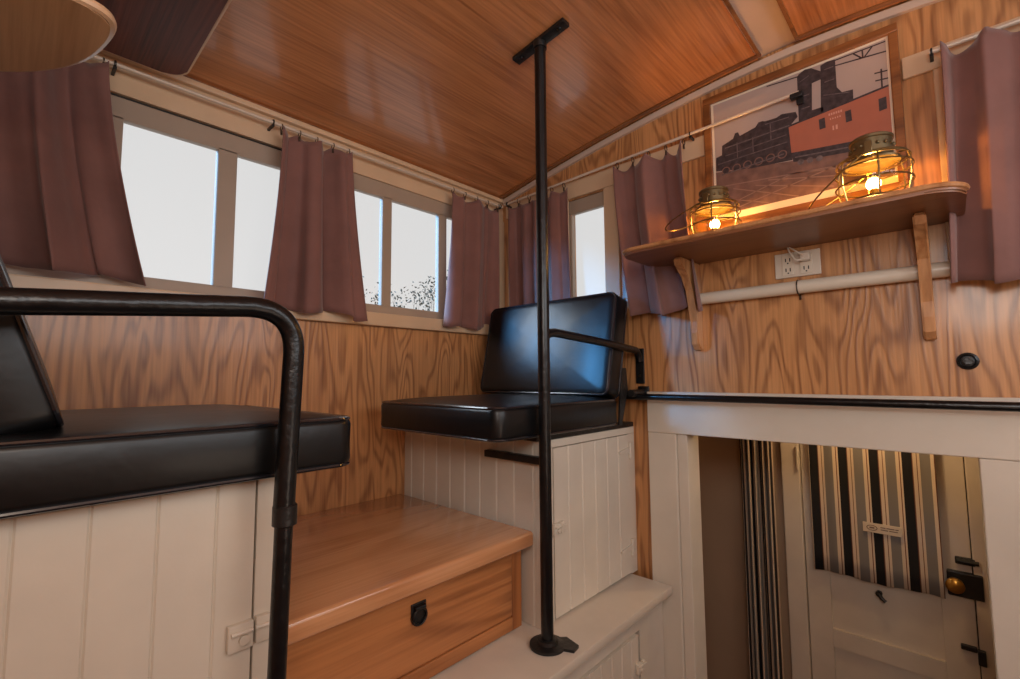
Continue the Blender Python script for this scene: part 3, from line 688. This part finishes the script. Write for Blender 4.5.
for a, b, w in [((1.10, .793), (1.30, .80), .004), ((1.10, .765), (1.29, .772), .003), ((1.075, .742), (1.29, .748), .0035), ((1.23, .83), (1.30, .828), .003), ((1.14, .80), (1.14, .745), .003), ((1.19, .80), (1.19, .75), .003), ((1.245, .83), (1.245, .77), .003), ((1.085, .70), (1.28, .712), .004),
                ((1.335, .93), (1.36, .94), .003), ((1.40, .94), (1.425, .94), .003), ((1.40, .90), (1.425, .90), .003), ((1.335, .88), (1.358, .88), .003), ((1.335, .84), (1.358, .84), .003), ((1.395, .86), (1.46, .842), .003), ((1.31, .69), (1.55, .664), .004)]: stroke(a, b, w, 6, .0009)
for x in (1.325, 1.35, 1.375, 1.48, 1.505, 1.53): poly([(x+.009*math.cos(2*PI*k/12), .668-.08*(x-1.35)+.009*math.sin(2*PI*k/12)) for k in range(12)], 6, .001)
obj('print', bm, [M['p_sky'], M['p_ground'], M['p_black'], M['p_red'], M['p_rail'], M['p_letter'], M['p_grey']], p)

# ------------------------------------------------------------------ small wall fittings
o = thing('wall_outlet', 'cream double outlet plate on the wood wall under the shelf', 'outlet', (1.297, 0, .31))
bm = bmesh.new(); box(bm, 1.234, 1.360, -.008, -.0005, .309, .389, bev=.002); pt = obj('plate', bm, M['plate'], o)
for x in (1.272, 1.322):
    bm = bmesh.new(); box(bm, x-.017, x+.017, -.0105, -.0083, .316, .382, bev=.002); f = obj('receptacle', bm, M['pvc'], o)
    bm = bmesh.new()
    for z in (.333, .365):
        for dx in (-.006, .006): box(bm, x+dx-.0015, x+dx+.0015, -.0112, -.0106, z-.005, z+.006)
        box(bm, x-.002, x+.002, -.0112, -.0106, z-.012, z-.008)
    obj('slots', bm, M['darkslot'], f)
bm = bmesh.new(); box(bm, 1.309, 1.337, -.034, -.0114, .352, .378, bev=.004)
tube(bm, fillet([(1.318, -.034, .37), (1.300, -.045, .385), (1.283, -.03, .40)], .008), .0025, 8); tube(bm, fillet([(1.323, -.034, .36), (1.303, -.05, .35), (1.288, -.045, .375), (1.278, -.03, .40)], .01), .0025, 8)
pg = obj('plug', bm, M['plate']); tag(pg, 'cream lamp plug with looped cord in the right outlet socket', 'plug')
bm = bmesh.new(); tube(bm, [(.993, -.024, .271), (1.70, -.024, .274)], .0205, 20); pp = obj('pipe', bm, M['pvc'], smooth=True)
o = thing('white_pipe', 'white plastic pipe along the wood wall behind the shelf brackets', 'pipe', (1.3, -.024, .25)); pp.parent = o; pp.location = Vector(pp.location)-Vector(o.location)
bm = bmesh.new(); rings_torus(bm, (1.30, -.024, .272), .0225, .002, 0, 20, 6); box(bm, 1.297, 1.303, -.006, -.0005, .235, .252, bev=.001, seg=1); obj('pipe_clip', bm, M['ring'], o, smooth=True)
o = thing('bolt_plate', 'round black bolt fitting on the wood wall at the right', 'fitting', (1.666, 0, .01))
bm = bmesh.new(); tube(bm, [(1.666, -.0005, .032), (1.666, -.005, .032), (1.666, -.008, .032)], [.022, .022, .018], 24); f = obj('washer', bm, M['blackm'], o, smooth=True)
bm = bmesh.new(); tube(bm, [(1.666, -.0082, .032), (1.666, -.016, .032)], .010, 6); obj('nut', bm, M['black'], f)
bm = bmesh.new(); rings_torus(bm, (1.666, -.0095, .032), .016, .002, 1, 20, 6); obj('ridge', bm, M['black'], f, smooth=True)

# ------------------------------------------------------------------ boards overhead at the left
def rboard(name, label, cat, poly2, z0, z1, mat, emat):
    o = thing(name, label, cat, (poly2[0][0], poly2[0][1], z0))
    bm = bmesh.new(); prism(bm, poly2, 2, z0, z1)
    bmesh.ops.bevel(bm, geom=[e for e in bm.edges if abs(e.verts[0].co.z-e.verts[1].co.z) < 1e-5], offset=.003, segments=2, affect='EDGES')
    obj('board', bm, mat, o, smooth=True)
    return o
def corner(cx, cy, r, a0, a1, n=8): return [(cx+r*math.cos(math.radians(a0+(a1-a0)*k/n)), cy+r*math.sin(math.radians(a0+(a1-a0)*k/n))) for k in range(n+1)]
def smooth_line(p, n=5):
    out = []
    for k in range(len(p)-1):
        a, b, c, d = p[max(0, k-1)], p[k], p[k+1], p[min(len(p)-1, k+2)]
        for t in [q/n for q in range(n)]:
            out.append(tuple(.5*((2*b[m])+(-a[m]+c[m])*t+(2*a[m]-5*b[m]+4*c[m]-d[m])*t*t+(-a[m]+3*b[m]-3*c[m]+d[m])*t**3) for m in (0, 1)))
    return out+[p[-1]]
lcurve = smooth_line([(.345, -2.0), (.355, -1.88), (.385, -1.80), (.43, -1.735), (.49, -1.683), (.565, -1.642), (.64, -1.622), (.70, -1.617), (.728, -1.632), (.736, -1.67)])
lb = [(.345, -2.095)]+lcurve+[(.736, -2.095)]
o = rboard('wall_shelf', 'pale wooden shelf with a rounded corner at the top left, nearest the viewer', 'shelf', lb, .55, .566, M['board'], None)
bm = bmesh.new(); tube(bm, [(a, b, .558) for a, b in lcurve], .0075, 8); obj('edging', bm, M['edge'], o, smooth=True)
bm = bmesh.new(); prism(bm, [(-2.096, .549), (-1.95, .549), (-2.05, .50), (-2.096, .40)], 0, .53, .55); obj('bracket', bm, M['bracket'], o)
db = [(.72, -2.095), (.075, -2.095)]+corner(.125, -1.45, .05, 180, 90)+[(.72, -1.40)]
o = rboard('overhead_board', 'dark brown board with pale edge under the ceiling at the top left', 'board', db, .855, .867, M['dark_board'], None)
bm = bmesh.new(); pe = [(.0755, -2.095)]+corner(.125, -1.45, .051, 180, 90)+[(.72, -1.399)]
tube(bm, [(a, b, .861) for a, b in pe], .0055, 8); obj('edging', bm, M['edge'], o, smooth=True)
bm = bmesh.new(); box(bm, .2, .68, -2.096, -2.07, .82, .854, bev=.003); obj('cleat', bm, M['frame'], o)

# ------------------------------------------------------------------ beyond the doorway
def flat_curtain(name, label, x0, x1, zt, zb, y, nf, amp, u0, ulen, seed):
    rnd = random.Random(seed); bm = bmesh.new(); lay = bm.verts.layers.float.new('u_along'); nu, nv = 90, 10; G = []
    for j in range(nv+1):
        v = j/nv; row = []
        for i in range(nu+1):
            s = i/nu; x = x0+(x1-x0)*s
            vt = bm.verts.new((x, y-amp*(1+math.sin(2*PI*nf*s+seed+.4*v))*(.7+.3*v), zt-(zt-zb)*v+.004*math.sin(9*s)*v)); vt[lay] = u0+ulen*s; row.append(vt)
        G.append(row)
    for j in range(nv):
        for i in range(nu): bm.faces.new((G[j][i], G[j][i+1], G[j+1][i+1], G[j+1][i]))
    o = obj(name, bm, M['stripe'], smooth=True, angle=180); so = o.modifiers.new('thick', 'SOLIDIFY'); so.thickness = .002; so.offset = 0
    return tag(o, label, 'curtain')
flat_curtain('striped_curtain', 'striped curtain spread over the window of the far white door', 1.145, 1.566, -.10, -.845, .765, 5, .004, -.005, .445, 1)
flat_curtain('striped_curtain', 'striped curtain bunched in tight folds at the left of the far doorway', .866, 1.008, -.10, -1.72, .74, 5, .026, .0, .95, 4)
bm = bmesh.new(); tube(bm, [(1.13, .772, -.095), (1.58, .772, -.095)], .005, 10); tag(obj('curtain_rod', bm, M['ring'], smooth=True), 'thin rod holding the striped curtain on the far door', 'curtain rod')
bm = bmesh.new(); tube(bm, [(.3, .735, -.09), (1.029, .735, -.09)], .008, 10); tag(obj('curtain_rod', bm, M['ring'], smooth=True), 'rod carrying the bunched striped curtain beyond the doorway', 'curtain rod')
o = thing('sign_tag', 'small cream sign tag pinned on the striped door curtain', 'sign', (1.39, .752, -.64))
bm = bmesh.new(); box(bm, 1.328, 1.452, .748, .7515, -.643, -.605, bev=.001, seg=1)
card = obj('card', bm, M['tagm'], o)
bm = bmesh.new()
def ink(x0, x1, z, h=.003): box(bm, x0, x1, .7468, .7478, z-h/2, z+h/2)
rings_torus(bm, (1.358, .7474, -.624), .012, .0012, 1, 20, 4, sx=1.4, sy=.8); ink(1.35, 1.366, -.624, .005)
for x0, x1, z in ((1.386, 1.402, -.618), (1.405, 1.430, -.618), (1.433, 1.443, -.618), (1.386, 1.41, -.627), (1.413, 1.44, -.627)): ink(x0, x1, z)
obj('lettering', bm, M['inkm'], card)

# ------------------------------------------------------------------ tree outside the side window
t = thing('tree', 'sparse leafy tree top seen through the second side window', 'tree', (-3.2, 1.2, -2.5))
bm = bmesh.new(); rnd = random.Random(3)
tips = []
def branch(a, d, L, r, lev):
    b = a+d*L; tube(bm, [a, (a+b)/2+Vector((rnd.uniform(-1, 1), rnd.uniform(-1, 1), 0))*L*.06, b], [r, r*.8, r*.6], 6)
    if lev == 0: tips.append((a, b)); return
    for _ in range(3 if lev > 1 else 4):
        nd = (d+Vector((rnd.uniform(-1, 1), rnd.uniform(-1, 1), rnd.uniform(-.3, .6)))*.75).normalized(); branch(b if rnd.random() < .6 else a+(b-a)*.7, nd, L*.62, r*.5, lev-1)
branch(Vector((-3.2, 1.25, -2.5)), Vector((0, 0, 1)), 1.7, .05, 2)
obj('trunk', bm, M['bark'], t)
bm = bmesh.new()
def leafat(c):
    d = Vector((rnd.uniform(-1, 1), rnd.uniform(-1, 1), rnd.uniform(-1, 1))).normalized(); e = d.orthogonal().normalized()
    l, w = rnd.uniform(.012, .026), rnd.uniform(.007, .013); n = d.cross(e)*.003
    vs = [bm.verts.new(c+d*l), bm.verts.new(c+e*w+n), bm.verts.new(c-d*l), bm.verts.new(c-e*w+n)]; bm.faces.new(vs)
for k in range(60):
    cy = rnd.uniform(.1, 2.3); top = .93+.10*math.sin(cy*4.1)+.08*math.sin(cy*9+1)+.16*(cy-.6)
    cz = top-abs(rnd.gauss(0, .16)); cl = Vector((-3.2+rnd.uniform(-.5, .5), cy, cz))
    tube(bm, [cl+Vector((0, 0, -.25)), cl+Vector((0, .02, -.05)), cl], [.0025, .002, .001], 4)
    for _ in range(14): leafat(cl+Vector([rnd.gauss(0, .065) for _ in range(3)]))
lf = obj('foliage', bm, M['leaf'], t)

# ------------------------------------------------------------------ light
w = bpy.data.worlds.new('World'); bpy.context.scene.world = w; w.use_nodes = True
bg = w.node_tree.nodes['Background']; bg.inputs['Color'].default_value = (1, 1, .995, 1); bg.inputs['Strength'].default_value = .78
def area(name, loc, rot, sx, sy, e, col):
    L = bpy.data.lights.new(name, 'AREA'); L.shape = 'RECTANGLE'; L.size = sx; L.size_y = sy; L.energy = e; L.color = col
    o = bpy.data.objects.new(name, L); COL.objects.link(o); o.location = loc; o.rotation_euler = rot; return o
# daylight entering by the right-hand and rear windows (behind the viewer)
area('daylight_right', (CW+T+.05, -1.0, .54), (0, PI/2, 0), .6, 1.8, 15, (.93, .96, 1))
area('daylight_rear', (HX+.65, YB-T-.05, .56), (PI/2, 0, 0), .75, .55, 8, (.9, .95, 1))
# low sky and sun on the left side windows
def sun(name, d, e, ang, col):
    L = bpy.data.lights.new(name, 'SUN'); L.energy = e; L.angle = math.radians(ang); L.color = col
    o = bpy.data.objects.new(name, L); COL.objects.link(o); o.rotation_euler = Vector(d).to_track_quat('-Z', 'Y').to_euler()
sun('blue_sky_light', (.60, 1.15, -.38), 10, 20, (.08, .44, 1))
sun('hazy_sun', (.60, .62, -.66), 4.5, 34, (.78, .89, 1))
# added fill lights without fixtures in cabin and aisle, then the vestibule lamp
def lamp(name, loc, e, col, r):
    L = bpy.data.lights.new(name, 'POINT'); L.energy = e; L.color = col; L.shadow_soft_size = r
    o = bpy.data.objects.new(name, L); COL.objects.link(o); o.location = loc
lamp('cabin_fill', (1.75, -1.85, .35), 8, (1, .84, .68), .15)
lamp('aisle_fill', (1.9, -1.1, -.35), 3.5, (1, .82, .66), .2)
lamp('vestibule_lamp', (1.38, .5, -.06), 3.6, (1, .66, .34), .04)

# ------------------------------------------------------------------ camera
cam = bpy.data.cameras.new('Camera'); co = bpy.data.objects.new('Camera', cam); COL.objects.link(co)
cam.sensor_width = 36; cam.lens = 470.7/1020*36; cam.clip_start = .02
yaw, pitch, roll = .7531, .079, -.0071
F = Vector((-math.sin(yaw)*math.cos(pitch), math.cos(yaw)*math.cos(pitch), math.sin(pitch)))
R0 = Vector((math.cos(yaw), math.sin(yaw), 0)); U0 = R0.cross(F)
R1 = R0*math.cos(roll)+U0*math.sin(roll); U1 = -R0*math.sin(roll)+U0*math.cos(roll)
mt = Matrix((R1, U1, -F)).transposed().to_4x4(); mt.translation = Vector((1.636, -1.7, 0)); co.matrix_world = mt
sc = bpy.context.scene; sc.camera = co
sc.view_settings.view_transform = 'Standard'; sc.view_settings.look = 'None'; sc.view_settings.gamma = 1; sc.view_settings.exposure = 0
sc.view_settings.use_curve_mapping = False
